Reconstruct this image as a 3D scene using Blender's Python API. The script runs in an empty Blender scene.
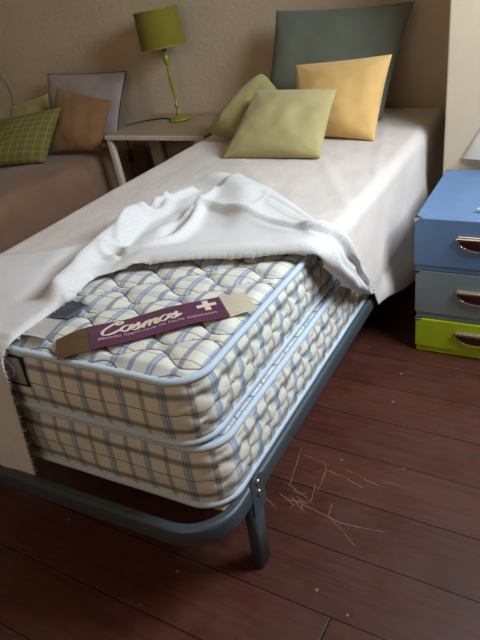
import bpy, bmesh, math, random
from mathutils import Vector, Matrix, noise
random.seed(7)
C = bpy.context.scene.collection
PI = math.pi

# ------------------------------------------------------------------ materials
class N:
    def __init__(s, name):
        s.m = bpy.data.materials.new(name); s.m.use_nodes = True
        s.t = s.m.node_tree; s.n = s.t.nodes; s.l = s.t.links
        s.b = s.n['Principled BSDF']
    def node(s, typ, **kw):
        x = s.n.new(typ)
        for k, v in kw.items(): setattr(x, k, v)
        return x
    def put(s, sock, v):
        if hasattr(v, 'is_output') or hasattr(v, 'links'): s.l.new(v, sock)
        else: sock.default_value = v
    def math(s, op, a, b=0.0, c=0.0):
        x = s.node('ShaderNodeMath', operation=op)
        s.put(x.inputs[0], a); s.put(x.inputs[1], b); s.put(x.inputs[2], c)
        return x.outputs[0]
    def mix(s, fac, a, b, blend='MIX'):
        x = s.node('ShaderNodeMix', data_type='RGBA', blend_type=blend)
        s.put(x.inputs[0], fac); s.put(x.inputs[6], a); s.put(x.inputs[7], b)
        return x.outputs[2]
    def rng(s, v, a, b, c=0.0, d=1.0, smooth=True):
        x = s.node('ShaderNodeMapRange', interpolation_type='SMOOTHSTEP' if smooth else 'LINEAR')
        s.put(x.inputs[0], v)
        for i, q in enumerate((a, b, c, d)): x.inputs[i+1].default_value = q
        return x.outputs[0]
    def noise(s, vec, scale, detail=3.0, rough=0.5):
        x = s.node('ShaderNodeTexNoise'); s.put(x.inputs['Vector'], vec)
        x.inputs['Scale'].default_value = scale; x.inputs['Detail'].default_value = detail
        x.inputs['Roughness'].default_value = rough
        return x.outputs['Fac']
    def coord(s, which='Object'):
        return s.node('ShaderNodeTexCoord').outputs[which]
    def mapping(s, vec, scale=(1, 1, 1), rot=(0, 0, 0)):
        x = s.node('ShaderNodeMapping'); s.put(x.inputs[0], vec)
        x.inputs['Scale'].default_value = scale; x.inputs['Rotation'].default_value = rot
        return x.outputs[0]
    def bump(s, h, strength=0.3, dist=0.01):
        x = s.node('ShaderNodeBump'); x.inputs['Strength'].default_value = strength
        x.inputs['Distance'].default_value = dist; s.put(x.inputs['Height'], h)
        s.l.new(x.outputs[0], s.b.inputs['Normal'])
    def color(s, v): s.put(s.b.inputs['Base Color'], v)
    def set(s, **kw):
        for k, v in kw.items(): s.b.inputs[k.replace('_', ' ')].default_value = v

def rgb(h, k=1.0):
    # sRGB triple 0-255 -> linear
    o = []
    for c in h:
        c = c/255.0
        o.append((c/12.92 if c <= .04045 else ((c+.055)/1.055)**2.4)*k)
    return (*o, 1.0)

def fabric(name, col, rough=.9, weave=900, var=.12, bump=.25):
    n = N(name); co = n.coord()
    f = n.noise(co, 6, 4)
    dark = tuple(c*(1-var*1.6) for c in col[:3])+(1,)
    base = n.mix(n.rng(f, .3, .7), dark, col)
    w = n.noise(co, weave, 2)
    base = n.mix(n.rng(w, .25, .75, 0, .35), base, tuple(c*.72 for c in col[:3])+(1,))
    n.color(base); n.bump(w, bump, .002)
    n.set(Roughness=rough); n.b.inputs['Specular IOR Level'].default_value = .15
    n.b.inputs['Sheen Weight'].default_value = .15
    return n.m

def plain(name, col, rough=.5, metal=0.0, spec=.5, bumps=0, bscale=60):
    n = N(name); co = n.coord()
    f = n.noise(co, 9, 4)
    n.color(n.mix(n.rng(f, .25, .75), tuple(c*.86 for c in col[:3])+(1,), col))
    n.set(Roughness=rough, Metallic=metal); n.b.inputs['Specular IOR Level'].default_value = spec
    if bumps: n.bump(n.noise(co, bscale, 4), bumps, .004)
    return n.m

def plaid(name, base, us, vs, stitch_shade=None):
    """us, vs: stripes (period, offset, half width, softness, colour, strength) along each UV axis (metres)"""
    n = N(name)
    uv = n.coord('UV'); sp = n.node('ShaderNodeSeparateXYZ'); n.l.new(uv, sp.inputs[0])
    col = base
    wob = n.noise(n.coord(), 7, 2)
    for ax, lst in ((0, us), (1, vs)):
        c = n.math('ADD', sp.outputs[ax], n.math('MULTIPLY', wob, .006))
        for per, off, hw, soft, sc, st in lst:
            q = n.math('FRACT', n.math('DIVIDE', n.math('ADD', c, off+10*per), per))
            d = n.math('MULTIPLY', n.math('ABSOLUTE', n.math('SUBTRACT', q, .5)), per)
            m = n.rng(d, hw-soft, hw+soft, st, 0)
            col = n.mix(m, col, sc)
    if stitch_shade:      # quilting thread and groove shade painted dark into the colour along the seams
        L, d, A = stitch_shade
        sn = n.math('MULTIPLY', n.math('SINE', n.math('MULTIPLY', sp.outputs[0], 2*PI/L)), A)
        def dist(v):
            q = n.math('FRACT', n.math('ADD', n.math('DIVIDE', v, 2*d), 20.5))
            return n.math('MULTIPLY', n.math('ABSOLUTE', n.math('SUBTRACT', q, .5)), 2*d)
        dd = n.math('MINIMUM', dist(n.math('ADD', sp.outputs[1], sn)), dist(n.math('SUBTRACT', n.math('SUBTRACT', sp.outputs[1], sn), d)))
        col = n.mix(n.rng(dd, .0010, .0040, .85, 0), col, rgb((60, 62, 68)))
    th = n.noise(n.mapping(uv, (700, 700, 1)), 1.0, 1)
    col = n.mix(n.rng(th, .3, .7, 0, .18), col, (.25, .24, .22, 1))
    n.color(col); n.bump(th, .12, .001)
    n.set(Roughness=.75); n.b.inputs['Specular IOR Level'].default_value = .25
    n.b.inputs['Sheen Weight'].default_value = .1
    return n.m

CREAM = rgb((224, 221, 206))
BLUE = rgb((96, 128, 178)); NAVY = rgb((62, 80, 132)); PURP = rgb((112, 84, 128)); GREYB = rgb((84, 86, 98))
RED = rgb((104, 52, 44)); INK = rgb((36, 36, 44))
M = {}
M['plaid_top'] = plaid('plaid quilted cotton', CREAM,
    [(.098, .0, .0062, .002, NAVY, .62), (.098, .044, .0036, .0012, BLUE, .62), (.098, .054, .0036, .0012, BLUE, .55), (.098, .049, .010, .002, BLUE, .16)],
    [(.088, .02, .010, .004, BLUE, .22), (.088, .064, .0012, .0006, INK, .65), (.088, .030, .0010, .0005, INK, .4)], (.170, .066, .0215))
M['plaid_side'] = plaid('plaid border cotton', CREAM,
    [(.104, .0, .0058, .0015, PURP, .55), (.104, .047, .0022, .001, BLUE, .7), (.104, .053, .0022, .001, BLUE, .7), (.104, .060, .0020, .001, BLUE, .5), (.104, .053, .0105, .002, BLUE, .22)],
    [(.088, .010, .0075, .005, GREYB, .72), (.088, .054, .0013, .0008, RED, .85)])
M['piping'] = fabric('pale blue piping tape', rgb((196, 212, 226)), .7, 500, .05)
n = N('white knitted blanket cotton'); co = n.coord('UV')
h = n.noise(n.mapping(co, (380, 380, 1)), 1, 3, .65)
n.color(n.mix(n.rng(h, .3, .7), rgb((196, 194, 192)), rgb((226, 224, 221)))); n.bump(h, .3, .002)
n.set(Roughness=.95); n.b.inputs['Specular IOR Level'].default_value = .1; n.b.inputs['Sheen Weight'].default_value = .2
M['blanket'] = n.m
n = N('off white cotton sheet'); co = n.coord()
f = n.noise(co, 5, 5); g = n.noise(n.mapping(co, (14, 5, 6)), 1.6, 5, .6)
n.color(n.mix(n.rng(f, .3, .7), rgb((204, 193, 184)), rgb((214, 204, 195)))); n.bump(g, .35, .012)
n.set(Roughness=.85); n.b.inputs['Specular IOR Level'].default_value = .15; n.b.inputs['Sheen Weight'].default_value = .15
M['sheet'] = n.m
M['frame'] = plain('blue grey painted steel', rgb((64, 73, 80)), .42, .0, .5, .1, 200)
M['bolt'] = plain('bright steel', rgb((190, 190, 186)), .3, 1.0)
M['board'] = plain('raw plywood', rgb((186, 160, 112)), .8)
M['maroon'] = fabric('maroon satin', rgb((92, 40, 70)), .5, 400, .1, .1)
M['gather'] = plain('clear gathered ribbon', rgb((96, 74, 52)), .35)
M['pleat'] = plain('cream pleated ribbon', rgb((196, 184, 160)), .5)
M['dim_letter'] = plain('woven dusty pink lettering', rgb((178, 142, 150)), .8)
M['letter'] = plain('woven cream lettering', rgb((222, 206, 186)), .8)
M['navy'] = fabric('dark navy label', rgb((44, 54, 66)), .6, 500, .05, .1)
M['white_label'] = plain('white glossy label', rgb((196, 192, 190)), .35)
M['grey_label'] = fabric('grey label', rgb((150, 150, 146)), .7, 500, .05, .1)
M['black'] = plain('black', rgb((22, 22, 24)), .5)
M['pale_green'] = fabric('pale green cushion cloth', rgb((184, 171, 118)), .92, 500)
M['yellow'] = fabric('warm yellow cushion cloth', rgb((228, 186, 116)), .92, 500)
M['teal'] = fabric('dark grey green cushion cloth', rgb((112, 116, 100)), .95, 500)
M['lime'] = fabric('soft lime cushion cloth', rgb((168, 156, 100)), .92, 500)
M['tan'] = fabric('tan cushion cloth', rgb((150, 112, 74)), .92, 500)
M['lilac'] = fabric('pale mauve cushion cloth', rgb((176, 160, 152)), .92, 500)
M['edge'] = fabric('brown edging', rgb((84, 66, 56)), .9, 500)
M['brown'] = fabric('brown bedspread cloth', rgb((142, 110, 88)), .95, 400)
n = N('green checked cushion cloth'); uv = n.coord('UV'); sp = n.node('ShaderNodeSeparateXYZ'); n.l.new(uv, sp.inputs[0])
col = rgb((108, 104, 50))
for ax in (0, 1):
    q = n.math('FRACT', n.math('MULTIPLY', sp.outputs[ax], 9.0))
    d = n.math('ABSOLUTE', n.math('SUBTRACT', q, .5))
    col = n.mix(n.rng(d, .05, .10, .28, 0), col, rgb((176, 166, 96)))
n.color(col); n.set(Roughness=.95); n.bump(n.noise(n.coord(), 500, 2), .3, .002)
M['check'] = n.m
M['olive'] = fabric('olive lampshade cloth', rgb((124, 116, 34)), .85, 700, .06, .2)
M['olive_metal'] = plain('olive lacquered metal', rgb((140, 138, 48)), .3, .0, .6)
M['white_wood'] = plain('white painted wood', rgb((222, 210, 190)), .5, 0, .4, .1, 30)
M['table_top'] = plain('beige laminate', rgb((170, 146, 120)), .45, 0, .4, .1, 30)
M['blue_box'] = plain('blue linen paper board', rgb((98, 128, 166)), .55, 0, .4, .25, 240)
M['grey_box'] = plain('grey linen paper board', rgb((122, 136, 138)), .6, 0, .4, .15, 240)
M['lime_box'] = plain('lime linen paper board', rgb((172, 196, 26)), .55, 0, .4, .15, 240)
M['chrome'] = plain('polished chrome', rgb((206, 204, 200)), .18, 1.0)
M['copper'] = plain('bronze tinted metal', rgb((120, 82, 66)), .28, 1.0)
M['shade_white'] = plain('white lampshade paper', rgb((226, 220, 206)), .8)
M['cable'] = plain('pale clear cable', rgb((170, 166, 140)), .3)
# walls
def wallmat(name, col, bs=.35):
    n = N(name); co = n.coord()
    a = n.noise(co, 1.3, 5, .6); b = n.noise(co, 38, 5, .6)
    c = n.mix(n.rng(a, .3, .75), tuple(x*.86 for x in col[:3])+(1,), col)
    c = n.mix(n.rng(b, .62, .8, 0, .25), c, tuple(x*.7 for x in col[:3])+(1,))
    n.color(c); n.bump(n.math('ADD', b, n.math('MULTIPLY', a, 2.0)), bs, .01)
    n.set(Roughness=.9); n.b.inputs['Specular IOR Level'].default_value = .2
    return n.m
M['wall'] = wallmat('rough beige plaster', rgb((206, 186, 158)))
M['pier'] = wallmat('smoother pale plaster', rgb((214, 196, 170)), .12)
# floor: dark red-brown boards
n = N('dark red brown floor boards'); co = n.mapping(n.coord(), (1, 1, 1), (0, 0, math.radians(2.4)))
sp = n.node('ShaderNodeSeparateXYZ'); n.l.new(co, sp.inputs[0])
W_ = .172
yb = n.math('DIVIDE', n.math('ADD', sp.outputs[1], 10*W_+.121), W_)
idx = n.math('FLOOR', yb); fr = n.math('FRACT', yb)
wn = n.node('ShaderNodeTexWhiteNoise', noise_dimensions='1D'); n.l.new(idx, wn.inputs['W'])
xo = n.math('ADD', sp.outputs[0], n.math('MULTIPLY', wn.outputs['Value'], 4.3))
seam = n.rng(n.math('ABSOLUTE', n.math('SUBTRACT', fr, .5)), .486, .4955)
fx = n.math('FRACT', n.math('DIVIDE', n.math('ADD', xo, 20.0), 2.9))
joint = n.rng(n.math('ABSOLUTE', n.math('SUBTRACT', fx, .5)), .4988, .4995)
cmb = n.node('ShaderNodeCombineXYZ'); n.l.new(n.math('MULTIPLY', xo, 2.2), cmb.inputs[0]); n.l.new(n.math('MULTIPLY', sp.outputs[1], 46.0), cmb.inputs[1]); n.l.new(idx, cmb.inputs[2])
grain = n.noise(cmb.outputs[0], 1.6, 6, .65)
blot = n.noise(co, 3.2, 5, .6)
c = n.mix(wn.outputs['Value'], rgb((74, 36, 25)), rgb((88, 46, 32)))
c = n.mix(n.rng(grain, .35, .72, 0, .6), c, rgb((48, 24, 19)))
c = n.mix(n.rng(blot, .45, .75, 0, .45), c, rgb((96, 60, 47)))
fine = n.noise(cmb.outputs[0], 7.0, 4, .7)
c = n.mix(n.rng(fine, .63, .74, 0, .4), c, rgb((124, 86, 66)))
# small pale chips
vor = n.node('ShaderNodeTexVoronoi'); n.l.new(co, vor.inputs['Vector']); vor.inputs['Scale'].default_value = 11
chip = n.rng(vor.outputs['Distance'], .035, .06, .7, 0)
c = n.mix(chip, c, rgb((168, 128, 100)))
c = n.mix(n.math('MAXIMUM', seam, joint), c, rgb((16, 8, 6)))
n.color(c)
n.l.new(n.rng(n.noise(co, 9, 5, .7), .3, .7, .36, .6), n.b.inputs['Roughness'])
n.bump(n.math('SUBTRACT', n.math('MULTIPLY', grain, .35), n.math('MAXIMUM', seam, joint)), .45, .004)
n.b.inputs['Specular IOR Level'].default_value = .45
M['floor'] = n.m
M['scratch'] = plain('bare scratched wood', rgb((164, 122, 88)), .8)

# ------------------------------------------------------------------ helpers
def tag(o, label, cat, group=None):
    o['label'] = label; o['category'] = cat
    if group: o['group'] = group
    return o
def thing(name, label, cat, loc=(0, 0, 0), group=None, rot=(0, 0, 0)):
    o = bpy.data.objects.new(name, None); C.objects.link(o); o.location = loc; o.rotation_euler = rot
    o.empty_display_size = .1
    return tag(o, label, cat, group)
def wloc(o):
    v = Vector(o.location)
    while o.parent: o = o.parent; v += Vector(o.location)
    return v
def mk(name, vf, mat, parent=None, smooth=True, uv=None, world=True, loc=None):
    """vf=(verts, faces). world=True: vertices are in world metres (unrotated parent offset taken away)."""
    verts, faces = vf
    off = Vector((0, 0, 0))
    if parent is not None and world: off = wloc(parent)
    elif loc is not None: off = Vector(loc)
    me = bpy.data.meshes.new(name)
    me.from_pydata([tuple(Vector(v)-off) for v in verts], [], faces); me.update()
    if smooth: me.polygons.foreach_set('use_smooth', [True]*len(me.polygons))
    me.materials.append(mat)
    if uv:
        l = me.uv_layers.new(name='UVMap')
        for lp in me.loops: l.data[lp.index].uv = uv[lp.vertex_index]
    o = bpy.data.objects.new(name, me); C.objects.link(o)
    if parent is not None: o.parent = parent
    elif loc is not None: o.location = loc
    return o
def fixn(o):
    bm = bmesh.new(); bm.from_mesh(o.data); bmesh.ops.remove_doubles(bm, verts=bm.verts, dist=1e-6)
    bmesh.ops.recalc_face_normals(bm, faces=bm.faces); bm.to_mesh(o.data); bm.free(); return o
def bevel(o, w=.004, seg=2, ang=40):
    m = o.modifiers.new('bevel', 'BEVEL'); m.width = w; m.segments = seg; m.limit_method = 'ANGLE'; m.angle_limit = math.radians(ang); return o
def join(*vfs):
    V, F = [], []
    for v, f in vfs:
        b = len(V); V += list(v); F += [tuple(i+b for i in q) for q in f]
    return V, F
def box(x0, x1, y0, y1, z0, z1):
    v = [(x, y, z) for z in (z0, z1) for y in (y0, y1) for x in (x0, x1)]
    return v, [(0, 2, 3, 1), (4, 5, 7, 6), (0, 1, 5, 4), (2, 6, 7, 3), (0, 4, 6, 2), (1, 3, 7, 5)]
def hexa(bot, top):
    v = list(bot)+list(top)
    return v, [(3, 2, 1, 0), (4, 5, 6, 7), (0, 1, 5, 4), (1, 2, 6, 5), (2, 3, 7, 6), (3, 0, 4, 7)]
def lathe(prof, c=(0, 0, 0), seg=32, cap=True):
    V, F = [], []
    for r, z in prof:
        for k in range(seg):
            a = 2*PI*k/seg; V.append((c[0]+r*math.cos(a), c[1]+r*math.sin(a), c[2]+z))
    for i in range(len(prof)-1):
        for k in range(seg):
            a, b = i*seg+k, i*seg+(k+1) % seg
            F.append((a, b, b+seg, a+seg))
    if cap:
        F.append(tuple(range(seg-1, -1, -1))); F.append(tuple(range((len(prof)-1)*seg, len(prof)*seg)))
    return V, F
def sweep(path, prof, closed=False, up=(0, 0, 1)):
    """prof: list of (side, up) offsets"""
    V, F = [], []; n = len(path); m = len(prof); up = Vector(up)
    P = [Vector(p) for p in path]
    for i in range(n):
        a = P[(i-1) % n] if (closed or i > 0) else P[i]
        b = P[(i+1) % n] if (closed or i < n-1) else P[i]
        t = (b-a).normalized(); u0 = up
        if abs(t.dot(up)) > .95: u0 = Vector((0, 1, 0)) if abs(t.y) < .9 else Vector((1, 0, 0))
        s = t.cross(u0).normalized(); u = s.cross(t).normalized()
        for q in prof: V.append(tuple(P[i]+s*q[0]+u*q[1]))
    for i in range(n if closed else n-1):
        for k in range(m):
            a, b = i*m+k, i*m+(k+1) % m; c, d = ((i+1) % n)*m+(k+1) % m, ((i+1) % n)*m+k
            F.append((a, b, c, d))
    if not closed:
        F.append(tuple(range(m-1, -1, -1))); F.append(tuple(range((n-1)*m, n*m)))
    return V, F
def circ(r, k=8): return [(r*math.cos(2*PI*i/k), r*math.sin(2*PI*i/k)) for i in range(k)]
def rrect(w, h, r, k=3):
    o = []
    for cx, cy, a0 in ((w/2-r, h/2-r, 0), (-w/2+r, h/2-r, 90), (-w/2+r, -h/2+r, 180), (w/2-r, -h/2+r, 270)):
        for i in range(k+1):
            a = math.radians(a0+90*i/k); o.append((cx+r*math.cos(a), cy+r*math.sin(a)))
    return o
def tube(path, r, k=8, closed=False): return sweep(path, circ(r, k), closed)
def spline(pts, per=8):
    P = [Vector(p) for p in pts]; o = []
    for i in range(len(P)-1):
        p0, p1, p2, p3 = P[max(i-1, 0)], P[i], P[i+1], P[min(i+2, len(P)-1)]
        for k in range(per):
            t = k/per
            o.append(.5*((2*p1)+(p2-p0)*t+(2*p0-5*p1+4*p2-p3)*t*t+(3*p1-p0-3*p2+p3)*t**3))
    o.append(P[-1]); return o
def struct(o): o['kind'] = 'structure'; return o
def sstep(a, b, x):
    if a == b: return 0.0 if x < a else 1.0
    t = min(1, max(0, (x-a)/(b-a))); return t*t*(3-2*t)
def segd(px, py, poly):
    best = 1e9
    for i in range(len(poly)-1):
        ax, ay = poly[i]; bx, by = poly[i+1]
        dx, dy = bx-ax, by-ay; L = dx*dx+dy*dy
        t = 0 if L == 0 else min(1, max(0, ((px-ax)*dx+(py-ay)*dy)/L))
        d = math.hypot(px-ax-t*dx, py-ay-t*dy)
        if d < best: best = d
    return best
def nearest(px, py, poly):
    best = (1e9, 0, 0)
    for i in range(len(poly)-1):
        ax, ay = poly[i]; bx, by = poly[i+1]
        dx, dy = bx-ax, by-ay; L = dx*dx+dy*dy
        t = 0 if L == 0 else min(1, max(0, ((px-ax)*dx+(py-ay)*dy)/L))
        qx, qy = ax+t*dx, ay+t*dy; d = math.hypot(px-qx, py-qy)
        if d < best[0]: best = (d, qx, qy)
    return best
def inside(px, py, poly):
    r = False; n = len(poly); j = n-1
    for i in range(n):
        xi, yi = poly[i]; xj, yj = poly[j]
        if (yi > py) != (yj > py) and px < (xj-xi)*(py-yi)/(yj-yi)+xi: r = not r
        j = i
    return r
def ns(x, y, z=0.0): return noise.noise(Vector((x, y, z)))

# ------------------------------------------------------------------ room
XR, XL, YB, YF, ZC = 1.05, -2.95, 2.16, -2.6, 2.55
fl = struct(mk('floor', box(XL-.1, XR+.1, YF-.1, YB+.1, -.08, 0), M['floor'], smooth=False))
struct(mk('ceiling', box(XL-.1, XR+.1, YF-.1, YB+.1, ZC, ZC+.08), M['wall'], smooth=False))
struct(mk('wall_back', box(XL-.1, XR+.1, YB, YB+.1, 0, ZC), M['wall'], smooth=False))
struct(mk('wall_left', box(XL-.1, XL, YF, YB, 0, ZC), M['wall'], smooth=False))
struct(mk('wall_front', box(XL-.1, XR+.1, YF-.1, YF, 0, ZC), M['wall'], smooth=False))
WY0, WY1, WZ0, WZ1 = .45, 1.45, 1.15, 2.4
struct(mk('wall_right', join(box(XR, XR+.1, YF, WY0, 0, ZC), box(XR, XR+.1, WY1, YB, 0, ZC),
    box(XR, XR+.1, WY0, WY1, 0, WZ0), box(XR, XR+.1, WY0, WY1, WZ1, ZC)), M['wall'], smooth=False))
struct(bevel(mk('wall_pier', box(.121, XR, 1.68, YB, 0, ZC), M['pier'], smooth=False), .006))
fw = .045
win = struct(mk('window_1', join(box(XR+.03, XR+.08, WY0, WY0+fw, WZ0, WZ1), box(XR+.03, XR+.08, WY1-fw, WY1, WZ0, WZ1),
    box(XR+.03, XR+.08, WY0, WY1, WZ0, WZ0+fw), box(XR+.03, XR+.08, WY0, WY1, WZ1-fw, WZ1),
    box(XR+.035, XR+.075, (WY0+WY1)/2-.02, (WY0+WY1)/2+.02, WZ0, WZ1)), M['white_wood'], smooth=False))
# scratches scored into the boards
sc = [[(-.04, .535), (-.013, .382), (.065, .346), (.055, .411)], [(-.03, .511), (.05, .497), (.064, .47), (.069, .381)],
      [(.063, .473), (.125, .462), (.185, .44)], [(-.021, .339), (.08, .322), (.166, .304), (.22, .308), (.276, .316)], [(.122, .357), (.127, .313), (.18, .28), (.226, .243)],
      [(.228, .484), (.273, .484)], [(-.017, .321), (.07, .342)], [(.002, .348), (.065, .302)], [(-.058, .317), (-.01, .285)], [(.113, .491), (.222, .465)],
      [(.0, .37), (.02, .36), (.045, .37)], [(-.03, .345), (.03, .315)], [(.035, .34), (.02, .30)], [(.04, .345), (.055, .305)], [(.02, .35), (.06, .33)]]
sv = []
for q in sc:
    P = [Vector((a[0]+(b[0]-a[0])*k/8, a[1]+(b[1]-a[1])*k/8, 0)) for a, b in zip(q, q[1:]) for k in range(8)]+[Vector((*q[-1], 0))]
    P = [p+Vector((random.gauss(0, .0007), random.gauss(0, .0007), 0)) for p in P]
    V, F = [], []
    for i, p in enumerate(P):
        t = (P[min(i+1, len(P)-1)]-P[max(i-1, 0)]).normalized(); s = Vector((-t.y, t.x, 0))
        w = random.uniform(.0003, .0010)*(0.4 if i in (0, len(P)-1) else 1)
        V += [tuple(p+s*w+Vector((0, 0, .0006))), tuple(p-s*w+Vector((0, 0, .0006)))]
    for i in range(len(P)-1): F.append((2*i+1, 2*i+3, 2*i+2, 2*i))
    sv.append((V, F))
mk('scratch_marks', join(*sv), M['scratch'], fl, smooth=False)

# ------------------------------------------------------------------ mattresses
def quilt(a, b, L, d, A):
    """height 0..1 of an onion-shaped quilting field; seams wander along a, stacked along b"""
    k = math.floor(b/d)
    def y(k): return k*d+A*(1 if k % 2 else -1)*math.sin(2*PI*a/L)
    while b < y(k): k -= 1
    while b >= y(k+1): k += 1
    y0, y1 = y(k), y(k+1); g = y1-y0
    t = (b-y0)/g
    return max(0, 4*t*(1-t))**.32*min(1, g/(d*.9))**.5
def outline(x0, x1, y0, y1, r, step_fine, step_coarse):
    """rounded rectangle, from back left, down the left side, along the foot, up the right side"""
    P = []
    def line(a, b, st):
        L = math.dist(a, b); k = max(1, int(L/st))
        for i in range(k): P.append((a[0]+(b[0]-a[0])*i/k, a[1]+(b[1]-a[1])*i/k))
    def arc(cx, cy, a0, a1, k):
        for i in range(k): a = math.radians(a0+(a1-a0)*i/k); P.append((cx+r*math.cos(a), cy+r*math.sin(a)))
    k = max(6, int(r*PI/2/step_fine))
    line((x0, y1-r), (x0, y0+r), step_coarse); arc(x0+r, y0+r, 180, 270, k)
    line((x0+r, y0), (x1-r, y0), step_fine); arc(x1-r, y0+r, 270, 360, k)
    line((x1, y0+r), (x1, 1.25), step_fine); line((x1, 1.25), (x1, y1-r), step_coarse); arc(x1-r, y1-r, 0, 90, 8)
    line((x1-r, y1), (x0+r, y1), step_coarse); arc(x0+r, y1-r, 90, 180, 8)
    return P
def mattress(x0, x1, y0, y1, z0, z1, label, group, fine, r=.075):
    t = thing('mattress', label, 'mattress', ((x0+x1)/2, (y0+y1)/2, z0), group)
    # border (side walls)
    P = outline(x0, x1, y0, y1, r, .006 if fine else .009, .05); nP = len(P)
    acc = [0]
    for i in range(nP): acc.append(acc[-1]+math.dist(P[i], P[(i+1) % nP]))
    # zero of u on the front right corner
    nz = 26; V, F, UV = [], [], []
    for i in range(nP+1):
        p, a, b = P[i % nP], P[(i-1) % nP], P[(i+1) % nP]
        tx, ty = b[0]-a[0], b[1]-a[1]; L = math.hypot(tx, ty); nx, ny = ty/L, -tx/L
        side = sstep(.25, .75, abs(nx)) * (1 if p[1] < 1.9 else 0)
        for j in range(nz+1):
            f = j/nz; z = z0+(z1-z0)*f
            bul = (1-(2*f-1)**2)
            off = .010*bul**.7
            q = quilt(acc[i], z-z0+.004, .068, .036, .0095)
            off += side*(.0135*q-.008)*min(1, bul*3)
            off += (1-side)*(.003*ns(acc[i]*9, z*20))
            V.append((p[0]+nx*off, p[1]+ny*off, z)); UV.append((acc[i], z-z0))
    for i in range(nP):
        for j in range(nz):
            a = i*(nz+1)+j; F.append((a, a+nz+1, a+nz+2, a+1))
    mk('border', (V, F), M['plaid_side'], t, uv=UV)
    # top and bottom panels
    def panel(zb, sgn, fine_, name):
        ys = []; y = y0
        while y < y1-1e-6:
            ys.append(y); y += (.0055 if (fine_ and y < .85) else .04)
        ys.append(y1)
        nx = 150 if fine_ else 36
        V, F, UV = [], [], []
        for y in ys:
            ins = 0
            if y < y0+r: ins = r-math.sqrt(max(0, r*r-(r-(y-y0))**2))
            elif y > y1-r: ins = r-math.sqrt(max(0, r*r-(r-(y1-y))**2))
            for i in range(nx+1):
                x = x0+ins+(x1-x0-2*ins)*i/nx
                e = min(y-y0, y1-y, x-x0-ins*.6, x1-x-ins*.6)
                q = quilt(x, y, .170, .066, .0215)
                h = .019*q-.005+.003*ns(x*6, y*6)
                z = zb+sgn*h*sstep(0, .035, e)
                V.append((x, y, z)); UV.append((x, y))
        m = nx+1
        for j in range(len(ys)-1):
            for i in range(nx):
                a = j*m+i; q = (a, a+1, a+m+1, a+m); F.append(q if sgn > 0 else q[::-1])
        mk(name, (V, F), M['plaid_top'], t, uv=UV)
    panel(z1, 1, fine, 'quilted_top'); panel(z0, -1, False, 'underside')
    for z in (z1-.001, z0+.003):
        path = []
        for i in range(nP):
            p, a, b = P[i], P[(i-1) % nP], P[(i+1) % nP]
            tx, ty = b[0]-a[0], b[1]-a[1]; L = math.hypot(tx, ty)
            path.append((p[0]+ty/L*.004, p[1]-tx/L*.004, z+.0015*ns(p[0]*9, p[1]*9)))
        mk('piping', sweep(path, [(.0085*math.cos(a), .0085*math.sin(a)) for a in [2*PI*k/8 for k in range(8)]], True), M['piping'], t)
    return t
low = mattress(-.875, .016, .012, 2.10, .283, .447, 'lower plaid mattress lying on the steel bed frame', None, False)
top = mattress(-.90, .0, .0, 2.08, .465, .62, 'upper quilted plaid mattress with a maroon banner sash across its corner', None, True)

# maroon banner across the corner of the upper mattress
ZB = .643
bc = Vector((-.173, .160)); e1 = Vector((.724, .690)); e2 = Vector((-.690, .724))
def band_z(u): return ZB+.002*math.sin(u*30)-.006*sstep(.17, .235, abs(u))
def bpt(u, v, dz=0.0):
    p = bc+e1*u+e2*v
    return (p.x, p.y, band_z(u)+.002*ns(u*14, v*30)+dz)
def strip(u0, u1, vf, nu=40, nv=12, dz=0.0, pleat=0.0):
    V, F = [], []
    for i in range(nu+1):
        u = u0+(u1-u0)*i/nu
        for j in range(nv+1):
            v = (j/nv*2-1)
            b = bpt(u, v*vf(u)); w = pleat*math.sin(v*26)
            V.append((b[0], b[1], b[2]+dz+w))
    for i in range(nu):
        for j in range(nv):
            a = i*(nv+1)+j; F.append((a, a+nv+1, a+nv+2, a+1))
    return V, F
band = mk('banner_sash', strip(-.15, .15, lambda u: .050), M['maroon'], top)
band['label'] = 'maroon banner with cream lettering and a white cross'
for s in (-1, 1):
    g = mk('gathered_end', strip(s*.148, s*(.222 if s < 0 else .212), lambda u: .049-.10*max(0, abs(u)-.15) , 10, 40, -.001, .0016), M['gather'] if s < 0 else M['pleat'], top)
    g['label'] = 'pleated gathered end of the banner'
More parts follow.
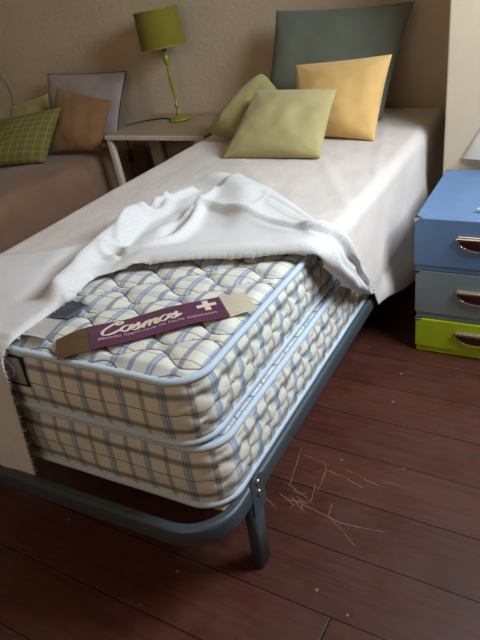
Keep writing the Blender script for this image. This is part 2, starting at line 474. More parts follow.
# calligraphic word, drawn with a broad nib
def glyph_strokes():
    G = []; x = 0.0
    def add(pts, per=8): G.append([(p[0], p[1]) for p in spline([(a, b, 0) for a, b in pts], per)])
    def ell(cx, cy, rx, ry, a0, a1, k=26):
        G.append([(cx+rx*math.cos(math.radians(a0+(a1-a0)*i/k)), cy+ry*math.sin(math.radians(a0+(a1-a0)*i/k))) for i in range(k+1)])
    # C
    add([(1.42, 1.45), (1.52, 1.72), (1.25, 1.98), (.82, 1.78), (.38, 1.2), (.2, .55), (.42, .04), (.95, -.02), (1.45, .28), (1.75, .5)])
    add([(1.25, 1.98), (1.05, 1.7), (1.15, 1.4), (1.42, 1.45)])
    # o s m o s
    ell(2.05, .5, .36, .47, 75, 435); add([(2.15, .95), (2.35, .82), (2.62, .9)])
    add([(2.55, .25), (2.85, .7), (3.0, 1.02), (3.0, .72), (3.12, .42), (3.08, .06), (2.8, -.02), (2.62, .12)]); add([(3.08, .06), (3.3, .25), (3.5, .7)])
    add([(3.5, .0), (3.55, .5), (3.62, .92)]); add([(3.58, .55), (3.85, .92), (4.05, .85), (4.0, .4), (3.98, .0)])
    add([(4.03, .5), (4.3, .92), (4.5, .85), (4.46, .4), (4.46, .1), (4.6, .02), (4.85, .3)])
    ell(5.15, .5, .36, .47, 75, 435); add([(5.25, .95), (5.45, .82), (5.72, .9)])
    add([(5.65, .25), (5.95, .7), (6.1, 1.02), (6.1, .72), (6.22, .42), (6.18, .06), (5.9, -.02), (5.72, .12)]); add([(6.18, .06), (6.4, .2), (6.55, .5)])
    return G
def nib(lines, sx, sy, ox, oy, wid, shear=.35):
    V, F = [], []
    na = math.radians(-35); nv = (math.cos(na)*wid*.5, math.sin(na)*wid*.5)
    for q in lines:
        P = [(ox+(a+shear*b)*sx, oy+b*sy) for a, b in q]; b0 = len(V)
        for i, p in enumerate(P):
            a, b = P[max(0, i-1)], P[min(len(P)-1, i+1)]
            tx, ty = b[0]-a[0], b[1]-a[1]; L = math.hypot(tx, ty) or 1
            nx, ny = -ty/L*wid*.22, tx/L*wid*.22
            s = 1 if nx*nv[0]+ny*nv[1] >= 0 else -1
            dx, dy = nv[0]+nx*s, nv[1]+ny*s
            # keep the pair ordered by the stroke normal
            if nx*dx+ny*dy < 0: dx, dy = -dx, -dy
            V += [bpt(p[0]+dx, p[1]+dy, .0016), bpt(p[0]-dx, p[1]-dy, .0016)]
        for i in range(len(P)-1): F.append((b0+2*i+1, b0+2*i+3, b0+2*i+2, b0+2*i))
    return V, F
mk('word_lettering', nib(glyph_strokes(), .0275, .0245, -.132, -.006, .0052), M['letter'], band, smooth=False)
def text_mesh(body, size):
    cu = bpy.data.curves.new('t', 'FONT'); cu.body = body; cu.size = size; cu.shear = .25; cu.resolution_u = 2; cu.offset = .0003
    o = bpy.data.objects.new('t', cu); C.objects.link(o); bpy.context.view_layer.update()
    me = bpy.data.meshes.new_from_object(o.evaluated_get(bpy.context.evaluated_depsgraph_get()))
    V = [tuple(v.co) for v in me.vertices]; F = [tuple(p.vertices) for p in me.polygons]
    bpy.data.objects.remove(o); bpy.data.curves.remove(cu); bpy.data.meshes.remove(me); return V, F
V, F = text_mesh('Matelas hygiénique de haute expansion', .0165)
mx = max(v[0] for v in V); k = .262/mx
V = [bpt(-.135+v[0]*k, -.024+v[1]*1.05, .0016) for v in V]
mk('line_lettering', (V, F), M['dim_letter'], band, smooth=False)
cx, cy, ca, cb = .113, .019, .0225, .0068
def flat(u0, u1, v0, v1): return [bpt(u0, v0, .0016), bpt(u1, v0, .0016), bpt(u1, v1, .0016), bpt(u0, v1, .0016)], [(0, 1, 2, 3)]
cr = join(flat(cx-ca, cx+ca, cy-cb, cy+cb), flat(cx-cb, cx+cb, cy+cb, cy+ca), flat(cx-cb, cx+cb, cy-ca, cy-cb))
mk('cross_mark', cr, M['letter'], band, smooth=False)
# sewn labels beside the blanket hem
def patch(pts, z, mat, name, th=.0015):
    (a, b, c, d) = [Vector(p) for p in pts]; V, F = [], []; nu = 10
    for s in (0, 1):
        for i in range(nu+1):
            for j in range(nu+1):
                u, v = i/nu, j/nu; p = a*(1-u)*(1-v)+b*u*(1-v)+c*u*v+d*(1-u)*v
                V.append((p.x, p.y, z+.003*ns(p.x*20, p.y*20)+s*th))
    m = (nu+1)**2
    for i in range(nu):
        for j in range(nu):
            q = i*(nu+1)+j; F.append((m+q, m+q+nu+1, m+q+nu+2, m+q+1)); F.append((q+1, q+nu+2, q+nu+1, q))
    for i in range(nu):
        for (p, q) in ((i, i+1), (nu*(nu+1)+i+1, nu*(nu+1)+i)): F.append((p, q, m+q, m+p))
        for (p, q) in (((i+1)*(nu+1), i*(nu+1)), (i*(nu+1)+nu, (i+1)*(nu+1)+nu)): F.append((p, q, m+q, m+p))
    return mk(name, (V, F), mat, top)
o = patch([(-.48, .100), (-.387, .110), (-.382, .176), (-.49, .190)], .6445, M['navy'], 'sewn_label'); o['label'] = 'dark navy label sewn on the mattress top'
o = patch([(-.49, .028), (-.378, .026), (-.392, .106), (-.48, .104)], .642, M['white_label'], 'sewn_label'); o['label'] = 'white glossy label sewn on the mattress top'
o = mk('side_label', box(-.505, -.432, -.0125, -.004, .528, .605), M['black'], top, smooth=False); o['label'] = 'grey label with a black border on the mattress end'
mk('label_face', box(-.499, -.438, -.0138, -.010, .535, .605), M['grey_label'], o, smooth=False)
ring = [(-.482+.020*math.cos(a), -.0150, .572+.022*math.sin(a)) for a in [2*PI*k/20 for k in range(20)]]
mk('printed_ring', tube(ring, .003, 6, True), M['letter'], o)

# ------------------------------------------------------------------ bed frame
fr_ = thing('steel_bedstead', 'blue-grey steel bed frame with rounded rail corners on stub legs', 'bed frame', (-.43, 1.05, 0))
RX0, RX1, RY0, RY1, rr = -.925, .027, -.060, 2.09, .11
path = []
for cx, cy, a0 in ((RX0+rr, RY0+rr, 180), (RX1-rr, RY0+rr, 270), (RX1-rr, RY1-rr, 0), (RX0+rr, RY1-rr, 90)):
    for i in range(11):
        a = math.radians(a0+9*i); path.append((cx+rr*math.cos(a), cy+rr*math.sin(a), .254))
mk('rail', sweep(path, rrect(.028, .052, .010), True), M['frame'], fr_)
for y in (.22, .65, 1.1, 1.55, 1.98):
    mk('crossbar', sweep([(RX0, y, .252), (RX1, y, .252)], rrect(.03, .02, .006)), M['frame'], fr_)
bevel(mk('base_board', box(-.875, .015, .026, 2.03, .2635, .2695), M['board'], fr_, smooth=False), .001)
def leg(x, y, sx):
    l = mk('leg', sweep([(x, y, 0.002), (x, y, .255)], rrect(.030, .056, .012, 4), up=(0, 1, 0)), M['frame'], fr_)
    # eared bracket with two bolts at the top of the leg
    ear = []
    for i in range(17):
        a = PI*i/16; ear.append((y+.030*math.cos(a), .268+.026*math.sin(a)))
    ear = [(y+.030, .19)]+ear+[(y-.030, .19)]
    xo = x+sx*.0155
    V = [(xo, a, b) for a, b in ear]+[(xo+sx*.005, a, b) for a, b in ear]; k = len(ear)
    F = [tuple(range(k)), tuple(range(2*k-1, k-1, -1))]+[(i, i+k, (i+1) % k+k, (i+1) % k) for i in range(k)]
    b = fixn(bevel(mk('bracket', (V, F), M['frame'], l, smooth=False, world=True), .0015))
    for z in (.276, .245):
        V, F = lathe([(.0, 0), (.0085, 0), (.0085, .003), (.006, .006), (.0, .0065)], (0, 0, 0), 14, False)
        V = [(xo+sx*(.004+c), y+a, z+bb) for a, bb, c in V]
        fixn(mk('bolt', (V, F), M['bolt'], l))
    return l
for x, sx in ((.022, 1), (-.918, -1)):
    for y in (.122, 1.95): leg(x, y, sx)

# ------------------------------------------------------------------ sheet and blanket draped over the bed
XE, X0 = .024, -.905
def drape(X, Y, h, zt=.632, out=.022):
    """unfolded bed coordinates -> world; past an edge the cloth turns down round a soft bend"""
    R = .035
    def bend(s):      # distance past the edge -> (outward, down)
        if s <= 0: return s, 0.0, 0.0
        a = s/R
        if a < PI/2: return R*math.sin(a), R*(1-math.cos(a)), a
        return R, R+(s-R*PI/2), PI/2
    if Y < 0 and X <= XE:
        o, d, a = bend(-Y-.0)
        return (X, -o+0-h*math.sin(a), zt-d+h*math.cos(a))
    if X > XE-R+.012:
        s = X-(XE-R+.012); o, d, a = bend(s)
        return (XE-R+.012+o+h*math.sin(a), Y, zt-d+h*math.cos(a))
    if X < X0+R:
        s = X0+R-X; o, d, a = bend(s)
        return (X0+R-o-h*math.sin(a), Y, zt-d+h*math.cos(a))
    return (X, Y, zt+h)
# lower edge of the sheet, hidden inside the folded-back blanket
SH = [(-1.35, .22), (-.90, .22), (-.70, .35), (-.60, .50), (-.50, .52), (-.36, .52), (-.16, .60), (0, .66), (.10, .75), (.20, .82), (.30, .90), (.36, .97), (.50, 1.05)]
def sh0(X):
    for i in range(len(SH)-1):
        if SH[i][0] <= X <= SH[i+1][0]:
            t = (X-SH[i][0])/(SH[i+1][0]-SH[i][0]); return SH[i][1]+t*(SH[i+1][1]-SH[i][1])
    return SH[-1][1]
xs = [X0-.36+i*.02 for i in range(17)]
x = X0-.02
while x < XE-.06: xs.append(x); x += .012
while x < XE+.44: xs.append(x); x += .008
V, F, UV = [], [], []; ny = 150
for X in xs:
    y0 = sh0(X)
    for j in range(ny+1):
        Y = y0+(2.10-y0)*j/ny; h = .004+.003*ns(X*4, Y*3)+.0016*ns(X*16, Y*9)
        s = X-XE
        if s > 0:
            g = sstep(.0, .30, s)
            # folds fanning up from the pinned corner
            ang = math.atan2(Y-.90, .42-s)
            h += sstep(1.0, 1.2, Y)*g*(.010*math.sin(ang*9+.6)+.016*sstep(.9, 1.3, Y)*math.sin(Y*9+s*6-.5)+.010*math.sin(Y*17-s*9))+.014*g
            h += .05*sstep(.25, .42, s)*sstep(1.12, 1.35, Y)*(1-sstep(1.35, 1.7, Y))*.4
            h = max(h, .003)
        else:
            # creases pulled tight towards the corner
            for (ax, ay, bx, by, A, w) in ((0, .9, -.25, 1.35, .004, .02), (.0, 1.2, -.16, 1.9, .003, .015), (-.3, 1.0, -.55, 1.3, .003, .02)):
                h += A*math.exp(-(segd(X, Y, [(ax, ay), (bx, by)])/w)**2)
        sm_ = .385+.065*sstep(1.0, 1.3, Y)
        Xd = XE+s*sm_/.44 if s > 0 else X
        V.append(drape(Xd, Y, h)); UV.append((X, Y))
m = ny+1
for i in range(len(xs)-1):
    for j in range(ny):
        a = i*m+j; F.append((a, a+m, a+m+1, a+1))
sheet = mk('bed_sheet', (V, F), M['sheet'], uv=UV, loc=(-.43, 1.3, .62))
tag(sheet, 'off-white cotton sheet smoothed over the bed under the cushions', 'sheet')
so = sheet.modifiers.new('thick', 'SOLIDIFY'); so.thickness = .003; so.offset = 1

# blanket: outline in unfolded bed coordinates
edge_b = [(-.545, -.425), (-.488, -.435), (-.458, -.12), (-.447, 0), (-.447, .096), (-.441, .196), (-.462, .300), (-.41, .355), (-.356, .394), (-.162, .474), (0.012, .536), (.055, .575), (.16, .68), (.245, .80), (.33, .95), (.385, 1.08)]
edge_a = [(.385, 1.08), (.405, 1.18), (.375, 1.08),  (.28, .90), (.15, .79), (.08, .735), (.015, .70), (-.108, .815), (-.23, .92), (-.361, 1.0), (-.44, 1.075), (-.52, 1.105), (-.565, 1.075), (-.59, 1.01), (-.625, .93), (-.632, .857), (-.60, .77), (-.585, .729), (-.60, .65), (-.62, .56), (-.65, .48), (-.70, .42), (-.78, .37), (-.88, .34), (-.96, .33), (-1.12, .30)]
edge_c = [(-1.12, .30), (-1.10, .10), (-.93, .0), (-.90, -.16), (-.75, -.26), (-.61, -.355), (-.57, -.395), (-.545, -.425)]
poly = edge_b+edge_a[1:]+edge_c[1:-1]
edge_all = poly+[poly[0]]
def S2(q, per=6): return [(p[0], p[1]) for p in spline([(a, b, 0) for a, b in q], per)]
roll = [(-.47, .18), (-.515, .30), (-.54, .45), (-.552, .60), (-.56, .74)]
R1 = S2(roll); R2 = S2([(-.45, .58), (-.40, .74), (-.30, .725), (-.2, .685), (-.05, .635), (.10, .70)])
R3 = S2([(-.51, .473), (-.575, .65), (-.565, .78), (-.525, .90)]); R4 = S2([(-.44, .42), (-.36, .53), (-.40, .74), (-.43, .88)])
R5 = S2([(-.52, 1.04), (-.44, .97), (-.33, .87), (-.23, .70)])
SEAM1 = S2([(-.234, .86), (-.215, .72)]); 
SEAMS = [S2([(-.25, .875), (-.10, .765), (.02, .655), (.12, .735), (.26, .86), (.37, .995)]), S2([(-.22, .82), (-.08, .72), (.025, .625), (.13, .71), (.27, .845), (.36, .97)]), S2([(-.20, .79), (-.06, .685), (.035, .60), (.15, .695), (.28, .835)])]
EB = S2(edge_b, 5); EA = S2(edge_a, 5)
LOOP = [(-.482+.030*math.cos(a), .413+.028*math.sin(a)) for a in [math.radians(20+290*i/16) for i in range(17)]]
LAY = [(-.46, .60), (-.43, .64), (-.405, .745), (-.36, .74), (-.214, .695), (-.039, .642), (.02, .63), (.10, .705), (.2, .80), (.4, 1.0)]
def layer(X):
    for i in range(len(LAY)-1):
        if LAY[i][0] <= X <= LAY[i+1][0]:
            t = (X-LAY[i][0])/(LAY[i+1][0]-LAY[i][0]); return LAY[i][1]+t*(LAY[i+1][1]-LAY[i][1])
    return 9.0
def rid(X, Y, q, A, w):
    d = segd(X, Y, q); return A*math.exp(-(d/w)**2) if d < 3*w else 0.0
def bl_h(X, Y, db, da, de):
    h = .012
    h += .020*math.exp(-(max(0, db-.030)/.055)**2)*sstep(-.45, -.38, X)     # rolled fold along the mattress
    h += rid(X, Y, R1, .046, .028)
    h -= rid(X, Y, [(-.55, .16), (-.60, .30), (-.625, .42)], .008, .03)
    h += rid(X, Y, R2, .006, .014)+rid(X, Y, R2, .008, .045)
    h += .019*sstep(-.004, .006, Y-layer(X))*sstep(-.45, -.40, X)*(1-sstep(.25, .36, X))
    h += rid(X, Y, R3, .014, .016)+rid(X, Y, R3, .012, .0065)-rid(X, Y, [(-.49, .49), (-.545, .70)], .010, .02)
    h += rid(X, Y, R4, .016, .018)+rid(X, Y, R4, .008, .007)-rid(X, Y, [(-.40, .50), (-.44, .70), (-.47, .86)], .014, .016)
    h += rid(X, Y, R5, .016, .050)
    h += rid(X, Y, [(-.50, 1.02), (-.40, .98), (-.3, .9)], .010, .06)
    h += rid(X, Y, LOOP, .018, .009)-rid(X, Y, [(-.482, .413), (-.481, .414)], .022, .018)
    h -= rid(X, Y, [(-.573, .715), (-.56, .735)], .030, .026)
    h += rid(X, Y, S2([(-.62, .80), (-.55, .79), (-.52, .70), (-.55, .66)]), .018, .013)
    h -= rid(X, Y, S2([(-.485, .235), (-.56, .33), (-.60, .42)]) , .010, .022)
    h += rid(X, Y, SEAM1, .0035, .004)
    for q in SEAMS: h += rid(X, Y, q, .0055, .0045)
    h += .004*ns(X*7, Y*7, 3)+.002*ns(X*18, Y*18, 5)
    if X > XE: h += .012*sstep(0, .2, X-XE)+.008*math.sin((X-Y)*22)*sstep(0, .15, X-XE)
    if Y < 0: h += .004*math.sin(X*30)+.006*(1+ns(X*5, Y*4))*sstep(0, .2, -Y)-.012
    h = max(h, .004)
    t = min(1, db/.024); prof = math.sqrt(max(0, 1-(1-t)**2))
    hang = 1-sstep(-.36, -.42, X) if Y > 0 else 1
    e = .003+(h-.003)*prof if X > -.46 and Y > .2 else .003+(h-.003)*sstep(0, .012, db)
    return e*sstep(0, .018, da)*.85+e*.15
st = .0062
gx0, gy0 = -1.14, -.45; nxg, nyg = int((.43+1.14)/st)+2, int((1.13+.45)/st)+2
cells = {}; V, F, UV = [], [], []; vid = {}
pin = {}
for i in range(nxg):
    for j in range(nyg):
        cx, cy = gx0+(i+.5)*st, gy0+(j+.5)*st
        if inside(cx, cy, poly): cells[(i, j)] = 1
def vget(i, j):
    if (i, j) in vid: return vid[(i, j)]
    X, Y = gx0+i*st, gy0+j*st
    nb = sum((a, b) in cells for a in (i-1, i) for b in (j-1, j))
    if nb < 4:
        d, qx, qy = nearest(X, Y, edge_all); X, Y = qx, qy
    db = segd(X, Y, EB); da = segd(X, Y, EA) if Y > .3 else 1
    p = drape(X, Y, bl_h(X, Y, db, da, 0)+.007, .634)
    vid[(i, j)] = len(V); V.append(p); UV.append((X, Y)); return vid[(i, j)]
for (i, j) in cells:
    F.append((vget(i, j), vget(i+1, j), vget(i+1, j+1), vget(i, j+1)))
bk = thing('blanket', 'white woven blanket with frayed hem, folded back in a heap across the bed', 'blanket', (-.3, .5, .64))
cl = mk('cloth', (V, F), M['blanket'], bk, uv=UV)
so = cl.modifiers.new('thick', 'SOLIDIFY'); so.thickness = .005; so.offset = 0
sm = cl.modifiers.new('soft', 'SMOOTH'); sm.iterations = 2; sm.factor = .4
# frayed threads along the hem
fv = []
for k in range(110):
    t = random.random()
    q = EB[:26]; a = q[min(int(t*25), 24)]; b = q[min(int(t*25), 24)+1]; f = random.random()
    X, Y = a[0]+(b[0]-a[0])*f, a[1]+(b[1]-a[1])*f
    L = random.uniform(.004, .012); dx, dy = random.uniform(.5, 1), random.uniform(-.6, .6)
    pts = [drape(X-.003, Y, .012, .634), drape(X+dx*L*.5, Y+dy*L*.5, .011+random.uniform(-.002, .003), .634), drape(X+dx*L, Y+dy*L, .009+random.uniform(-.003, .003), .634)]
    fv.append(tube(pts, .0007, 4))
mk('fringe', join(*fv), M['blanket'], bk)['kind'] = 'stuff'

# ------------------------------------------------------------------ cushions
def cushion(label, q, t, mat, group, pinch=.07, seed=0, piping=None, wr=.007, pw=.5, rd=.0):
    """q: four corners BL, BR, TR, TL in metres"""
    q = [Vector(p) for p in q]; c = sum(q, Vector())/4; c0 = (q[0]+q[1])/2
    n = ((q[1]-q[0]).cross(q[3]-q[0])).normalized()
    K = 40; V, F, UV = [], [], []
    def pt(u, v):
        k_ = 1-rd*(u*v)**4; u, v = u*k_, v*k_
        uu = u*(1-pinch*(1-v*v)); vv = v*(1-pinch*(1-u*u)); a, b = (uu+1)/2, (vv+1)/2
        return q[0]*(1-a)*(1-b)+q[1]*a*(1-b)+q[2]*a*b+q[3]*(1-a)*b
    for s in (1, -1):
        for i in range(K+1):
            for j in range(K+1):
                u, v = math.sin((i/K*2-1)*PI/2), math.sin((j/K*2-1)*PI/2)
                f = ((1-u*u)*(1-v*v))
                h = t*.5*(f**pw)*(1.0+.12*(-v))
                r2 = min(1, f*4)
                w = wr*(ns(u*1.6+seed, v*1.6, s)+.5*ns(u*3.5+seed, v*3.5, s+3))*min(1, f*3)
                # tension creases running in from the corners
                cr = 0
                for su in (-1, 1):
                    for sv in (-1, 1):
                        d = math.hypot(u-su, v-sv); ang = math.atan2(v-sv, u-su)
                        cr += math.sin(ang*9+seed+su)*math.exp(-d*2.2)
                w += cr*wr*.35*min(1, f*6)
                V.append(pt(u, v)+n*s*(h+w)); UV.append(((u+1)/2, (v+1)/2))
    m = (K+1)**2
    for i in range(K):
        for j in range(K):
            a = i*(K+1)+j
            F.append((a, a+K+1, a+K+2, a+1)); F.append((m+a+1, m+a+K+2, m+a+K+1, m+a))
    if piping:
        o = thing('cushion', label, 'cushion', tuple(c0), group)
        mk('cover', (V, F), mat, o, uv=UV)
        ed = [pt(-1+2*k/30, -1) for k in range(30)]+[pt(1, -1+2*k/30) for k in range(30)]+[pt(1-2*k/30, 1) for k in range(30)]+[pt(-1, 1-2*k/30) for k in range(30)]
        mk('piping', tube(ed, .004, 6, True), piping, o)
    else:
        o = mk('cushion', (V, F), mat, None, uv=UV, loc=tuple(c0)); tag(o, label, 'cushion', group); fix = 0
    return o
G1, G2 = 'cushions heaped at the head of the white bed', 'cushions heaped on the brown bed'
cushion('large dark grey-green cushion against the wall behind the yellow cushion', [(-.735, 1.895, .655), (-.175, 1.88, .645), (-.078, 2.02, 1.072), (-.685, 2.02, 1.085)], .15, M['teal'], G1, .05, 1, pw=.42)
cushion('warm yellow cushion leaning on the dark grey-green cushion', [(-.46, 1.615, .648), (-.118, 1.575, .640), (-.095, 1.745, .920), (-.510, 1.785, .892)], .13, M['yellow'], G1, .04, 2, pw=.45)
cushion('lime-green cushion tipped on one corner at the left, behind the pale green cushion', [(-.845, 1.545, .672), (-.63, 1.50, .668), (-.49, 1.66, .76), (-.660, 1.78, .880)], .14, M['lime'], G1, .03, 3, pw=.42, rd=.10)
cushion('pale green cushion at the front of the heap on the white bed', [(-.640, 1.315, .644), (-.240, 1.325, .648), (-.250, 1.550, .840), (-.587, 1.555, .842)], .115, M['pale_green'], G1, .04, 4, pw=.45)

# ------------------------------------------------------------------ brown bed on the left
sb = thing('covered_bed', 'low bed under a plain brown bedspread, on the far side of the bedside table', 'bed', (-2.15, 1.1, 0))
def cover(bot_out):
    A = [(-2.72, -.55), (-1.94, -.55), (-1.575, 2.09), (-2.62, 2.09)]
    V, F = [], []; rings = [(0, 0), (.0, .38), (.01, .455), (.03, .485), (.06, .498), (.12, .50)]
    # sides as rings from the floor upward, each ring a subdivided quadrilateral pulled inwards
    K = 40
    for ins, z in rings:
        cx = sum(a[0] for a in A)/4; cy = sum(a[1] for a in A)/4
        B = [(a[0]+(ins if a[0] < cx else -ins), a[1]+(ins if a[1] < cy else -ins)) for a in A]
        for s in range(4):
            for k in range(K):
                t = k/K; a, b = B[s], B[(s+1) % 4]
                x, y = a[0]+(b[0]-a[0])*t, a[1]+(b[1]-a[1])*t
                w = .010*math.sin(y*9)*(1-z/.5)+.006*ns(x*5, y*5, z*3)
                V.append((x+(w if s == 1 else 0), y, max(.002, z)))
    m = 4*K
    for r in range(len(rings)-1):
        for k in range(m): F.append((r*m+k, r*m+(k+1) % m, (r+1)*m+(k+1) % m, (r+1)*m+k))
    b = (len(rings)-1)*m
    # top grid
    cx = sum(a[0] for a in A)/4; cy = sum(a[1] for a in A)/4; ins = .12
    B = [(a[0]+(ins if a[0] < cx else -ins), a[1]+(ins if a[1] < cy else -ins)) for a in A]
    base = len(V)
    for i in range(K+1):
        for j in range(K+1):
            u, v = i/K, j/K
            x = (B[0][0]*(1-u)+B[1][0]*u)*(1-v)+(B[3][0]*(1-u)+B[2][0]*u)*v; y = B[0][1]*(1-v)+B[2][1]*v
            e = min(1, 8*u*(1-u))*min(1, 8*v*(1-v))
            V.append((x, y, .50+.010*e*ns(x*4, y*4)+.004*e))
    for i in range(K):
        for j in range(K):
            a = base+i*(K+1)+j; F.append((a, a+K+1, a+K+2, a+1))
    return V, F
fixn(mk('bedspread', cover(0), M['brown'], sb))
cushion('large pale mauve cushion with dark edging against the wall above the brown bed', [(-2.20, 1.975, .515), (-1.69, 1.975, .515), (-1.605, 2.07, .858), (-2.160, 2.07, .866)], .13, M['lilac'], G2, .04, 5, piping=M['edge'])
cushion('tan brown cushion in front of the pale mauve cushion', [(-1.955, 1.71, .520), (-1.640, 1.765, .520), (-1.578, 1.87, .752), (-1.924, 1.865, .835)], .12, M['tan'], G2, .05, 6)
cushion('green checked cushion at the front of the brown bed', [(-2.235, 1.435, .512), (-1.852, 1.575, .515), (-1.832, 1.775, .750), (-2.160, 1.640, .720)], .12, M['check'], G2, .04, 7)
cushion('plain light green cushion peeping out behind the green checked cushion', [(-2.36, 1.80, .515), (-2.04, 1.87, .515), (-2.085, 1.955, .785), (-2.335, 1.895, .730)], .11, M['lime'], G2, .05, 8)

# ------------------------------------------------------------------ bedside table
tb = thing('bedside_table', 'white bedside table standing between the two beds under the olive lamp', 'table', (-1.24, 1.92, 0))
bevel(mk('tabletop', box(-1.525, -.955, 1.70, 2.15, .598, .620), M['table_top'], tb, smooth=False), .002)
bevel(mk('front_edge', box(-1.527, -.953, 1.692, 1.703, .600, .621), M['white_wood'], tb, smooth=False), .002)
def post(x, y, dx, w, dpt):
    return bevel(mk('leg', hexa([(x+dx-w/2, y-dpt/2, 0), (x+dx+w/2, y-dpt/2, 0), (x+dx+w/2, y+dpt/2, 0), (x+dx-w/2, y+dpt/2, 0)],
        [(x-w/2, y-dpt/2, .598), (x+w/2, y-dpt/2, .598), (x+w/2, y+dpt/2, .598), (x-w/2, y+dpt/2, .598)]), M['white_wood'], tb, smooth=False), .003)
post(-1.510, 1.712, .045, .026, .030); post(-.985, 1.715, -.0, .05, .04)
post(-1.525+.01, 2.10, .09, .066, .03) if False else None
post(-1.572+.04, 2.10, .04, .07, .03); post(-.985, 2.10, 0, .05, .03)

# table lamp
lp = thing('table_lamp', 'olive green table lamp with a drum shade on the bedside table', 'lamp', (-1.268, 2.0, .620), None, (0, math.radians(-4.5), 0))
def lmk(name, vf, mat, parent=lp): return fixn(mk(name, vf, mat, parent, world=False))
lmk('base', lathe([(.0, .0), (.056, .0), (.060, .004), (.058, .010), (.045, .016), (.024, .021), (.012, .028), (.0, .03)], seg=36, cap=False), M['olive_metal'])
st_ = [(.0, .024), (.010, .026), (.013, .034), (.008, .045), (.007, .06), (.011, .068), (.013, .074), (.010, .081), (.006, .088), (.0065, .12), (.0095, .17), (.011, .21), (.009, .24), (.0065, .262), (.010, .27), (.0155, .285), (.017, .30), (.013, .318), (.008, .328), (.011, .336), (.008, .345), (.008, .42), (.0, .42)]
lmk('stem', lathe(st_, seg=20, cap=False), M['olive_metal'])
shade = lmk('lamp_shade', lathe([(.1105, .352), (.112, .352), (.113, .356), (.107, .520), (.1065, .524), (.105, .524), (.1045, .520), (.110, .356), (.1105, .352)], seg=48, cap=False), M['olive'])
for z, r in ((.355, .1133), (.520, .1077)): lmk('trim_band', tube([(r*math.cos(2*PI*k/48), r*math.sin(2*PI*k/48), z) for k in range(48)], .0028, 6, True), M['olive_metal'], shade)
cordp = [(-1.315, 1.995, .626), (-1.38, 2.02, .6245), (-1.46, 1.98, .6245), (-1.51, 1.92, .6245), (-1.534, 1.89, .615), (-1.540, 1.88, .56), (-1.541, 1.88, .50), (-1.540, 1.88, .42), (-1.536, 1.875, .32), (-1.52, 1.87, .18), (-1.53, 1.86, .02)]
cordw = spline(cordp, 8)
Rm = Matrix.Rotation(math.radians(-4.5), 3, 'Y').inverted()
def lampw(vf):
    V, F = vf; return [tuple(Rm @ (Vector(v)-Vector((-1.268, 2.0, .620)))) for v in V], F
cd = mk('cord', lampw(tube(cordw, .0032, 8)), M['black'], lp, world=False)
mk('inline_switch', lampw(sweep(spline([(-1.541, 1.88, .50), (-1.541, 1.88, .47), (-1.540, 1.88, .43)], 3), rrect(.026, .018, .006))), M['black'], cd, world=False)

# ------------------------------------------------------------------ storage boxes
def storage(label, z0, z1, mat, x0, x1, y0, y1, lidh, hz, dark=False):
    t = thing('storage_box', label, 'box', ((x0+x1)/2, (y0+y1)/2, z0), 'linen-covered boxes stacked by the bed')
    bevel(mk('body', box(x0+.004, x1-.004, y0+.004, y1-.004, z0+.001, z1-.004), mat, t, smooth=False), .003)
    # lid with a slightly sagging top
    V, F = [], []; K = 14
    for i in range(K+1):
        for j in range(K+1):
            u, v = i/K, j/K; e = min(1, 10*u*(1-u))*min(1, 10*v*(1-v))
            V.append((x0+(x1-x0)*u, y0+(y1-y0)*v, z1+e*(-.006+.008*ns(u*3, v*3, z1))*(1 if z1 > .45 else .0)))
    for i in range(K):
        for j in range(K): a = i*(K+1)+j; F.append((a, a+K+1, a+K+2, a+1))
    lo = len(V); rim = [i*(K+1) for i in range(K+1)]+[K*(K+1)+j for j in range(1, K+1)]+[(K-i)*(K+1)+K for i in range(1, K+1)]+[K-j for j in range(1, K)]
    for r in rim: V.append((V[r][0], V[r][1], z1-lidh))
    for i in range(len(rim)): k = (i+1) % len(rim); F.append((rim[i], lo+i, lo+k, rim[k]))
    lid = bevel(mk('lid', (V, F), mat, t, smooth=False), .003)
    # corner protectors
    for cx, sx in ((x0, 1), (x1, -1)):
        for cy, sy in ((y0, 1), (y1, -1)):
            a = .024
            def tri(p, q, r, nrm):
                n_ = Vector(nrm)*.0012; P = [Vector(p)+n_, Vector(q)+n_, Vector(r)+n_, Vector(p)-n_*.5, Vector(q)-n_*.5, Vector(r)-n_*.5]
                return [tuple(v) for v in P], [(0, 1, 2), (5, 4, 3), (0, 3, 4, 1), (1, 4, 5, 2), (2, 5, 3, 0)]
            g = join(tri((cx, cy, z1), (cx+sx*a, cy, z1), (cx, cy+sy*a, z1), (0, 0, 1)),
                     tri((cx, cy, z1), (cx+sx*a*.9, cy, z1), (cx, cy, z1-a*.6), (0, -sy, 0)),
                     tri((cx, cy, z1), (cx, cy+sy*a*.9, z1), (cx, cy, z1-a*.6), (-sx, 0, 0)))
            b = fixn(mk('corner_bracket', g, M['chrome'], lid, smooth=False))
            V, F = lathe([(0, 0), (.004, 0), (.003, .002), (0, .0025)], (0, 0, 0), 10, False)
    # cup handle with a bar along its top
    hx = (x0+x1)/2; hw = .066; yy = y0-.001
    h = thing0 = mk('handle', cup(hx, yy, hz, hw, .034), M['copper'], t)
    fixn(h); h['label'] = 'bronze half-round cup handle'
    bevel(mk('handle_bar', join(box(hx-hw-.006, hx+hw+.006, yy-.012, yy+.002, hz, hz+.009), box(hx-hw-.002, hx+hw+.002, yy-.004, yy+.002, hz+.009, hz+.014)), M['chrome'], h, smooth=False), .002)
    rm = [(hx+hw*math.cos(a), yy-.004-.004*math.sin(-a), hz-.001+.034*math.sin(a)*1.0) for a in [PI+PI*k/24 for k in range(25)]]
    mk('handle_rim', tube(rm, .0015, 6), M['chrome'], h)
    return t
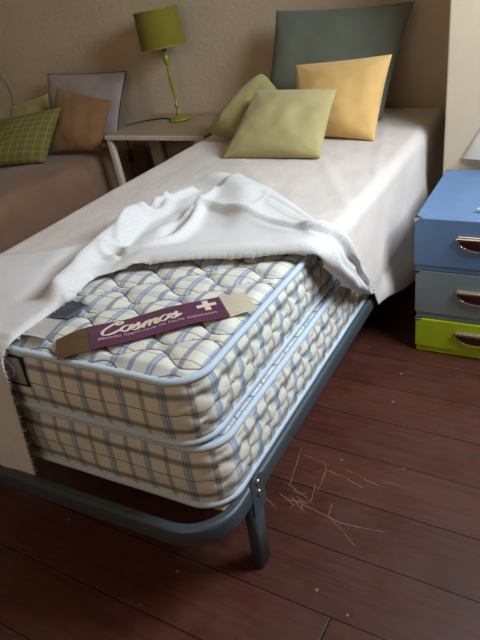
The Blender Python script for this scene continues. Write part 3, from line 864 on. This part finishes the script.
def cup(hx, yy, hz, hw, hh):
    V, F = [], []; K, J = 24, 8
    for i in range(K+1):
        a = PI+PI*i/K
        for j in range(J+1):
            f = j/J; rr_ = f
            x = hx+hw*math.cos(a)*rr_; z = hz+hh*math.sin(a)*rr_*(1-.12*abs(math.cos(a))**4)
            d = .014*math.sqrt(max(0, 1-rr_**2.5))+.002
            V.append((x, yy-d*.9, z))
    for i in range(K):
        for j in range(J):
            a = i*(J+1)+j; F.append((a, a+1, a+J+2, a+J+1))
    return V, F
storage('lime green box at the bottom of the stack by the bed', .001, .136, M['lime_box'], .150, .560, 1.155, 1.655, .11, .092)
storage('grey box in the middle of the stack by the bed', .137, .323, M['grey_box'], .146, .556, 1.157, 1.657, .16, .252)
storage('blue box on top of the stack by the bed', .324, .512, M['blue_box'], .141, .551, 1.153, 1.653, .165, .446)
# crumpled scrap on the blue lid
pts = [(.318, 1.235, .518), (.326, 1.242, .522), (.333, 1.233, .517), (.342, 1.243, .522), (.352, 1.240, .518), (.360, 1.247, .521)]
tag(mk('scrap', sweep(spline(pts, 4), rrect(.008, .003, .001)), M['white_label'], None, loc=(.34, 1.24, .514)), 'tiny crumpled pale scrap lying on the blue box lid', 'scrap')
# white shade on the wall pier
def halfcone():
    V, F = [], []; K = 24; cx, yb = .43, 1.676
    prof = [(.24, .549), (.242, .552), (.10, .80), (.098, .80), (.237, .552)]
    for i in range(K+1):
        a = PI+PI*i/K
        for r, z in prof: V.append((cx+r*math.cos(a), yb+r*.14*math.sin(a), z))
    m = len(prof)
    for i in range(K):
        for j in range(m): a, b = i*m+j, i*m+(j+1) % m; F.append((a, b, b+m, a+m))
    return V, F
wl = thing('wall_lamp', 'white flared wall lampshade on the wall just above the blue box', 'lamp', (.43, 1.676, .66))
fixn(mk('lamp_shade', halfcone(), M['shade_white'], wl)); bevel(mk('wall_plate', box(.38, .48, 1.672, 1.681, .62, .74), M['chrome'], wl, smooth=False), .004)
# thin pale cable looping down the wall at the far left
tag(mk('cable', tube(spline([(-2.72, 2.156, .93), (-2.66, 2.140, .955), (-2.615, 2.135, .915), (-2.585, 2.140, .86), (-2.575, 2.156, .76), (-2.60, 2.156, .66), (-2.66, 2.156, .52)], 8), .0042, 6), M['cable'], None, loc=(-2.6, 2.15, .75)), 'thin pale cable looping down the wall at far left', 'cable')

# ------------------------------------------------------------------ light
def area(name, loc, target, sx, sy, power, col):
    l = bpy.data.lights.new(name, 'AREA'); l.shape = 'RECTANGLE'; l.size = sx; l.size_y = sy; l.energy = power; l.color = col
    o = bpy.data.objects.new(name, l); C.objects.link(o); o.location = loc
    d = Vector(target)-Vector(loc); o.rotation_euler = d.to_track_quat('-Z', 'Z').to_euler(); return o
area('window_daylight', (XR+.16, (WY0+WY1)/2, (WZ0+WZ1)/2+.1), (-.4, (WY0+WY1)/2-.1, .35), 0.75, 0.9, 60, (.78, .89, 1.0))
area('room_fill', (.1, -2.2, 2.1), (-.5, .9, .5), 1.2, 1.0, 12, (1.0, .82, .64))
w = bpy.data.worlds.new('World'); bpy.context.scene.world = w; w.use_nodes = True
bg = w.node_tree.nodes['Background']; bg.inputs[0].default_value = (.75, .85, 1, 1); bg.inputs[1].default_value = .35

# ------------------------------------------------------------------ camera
cam = bpy.data.cameras.new('camera'); co_ = bpy.data.objects.new('camera', cam); C.objects.link(co_)
cam.sensor_fit = 'VERTICAL'; cam.sensor_height = 36; cam.lens = 35.07; cam.clip_start = .02
right = Vector((.88360336, .45272242, -.11953038)); down = Vector((.13649158, -.49322916, -.85912458)); fwd = Vector((-.44790083, .74281048, -.49761174))
mw = Matrix((right, -down, -fwd)).transposed().to_4x4(); mw.translation = Vector((.590051, -.764554, 1.299))
co_.matrix_world = mw
bpy.context.scene.camera = co_
vs = bpy.context.scene.view_settings
vs.view_transform = 'Standard'; vs.look = 'None'; vs.exposure = 0.0; vs.gamma = 1.0
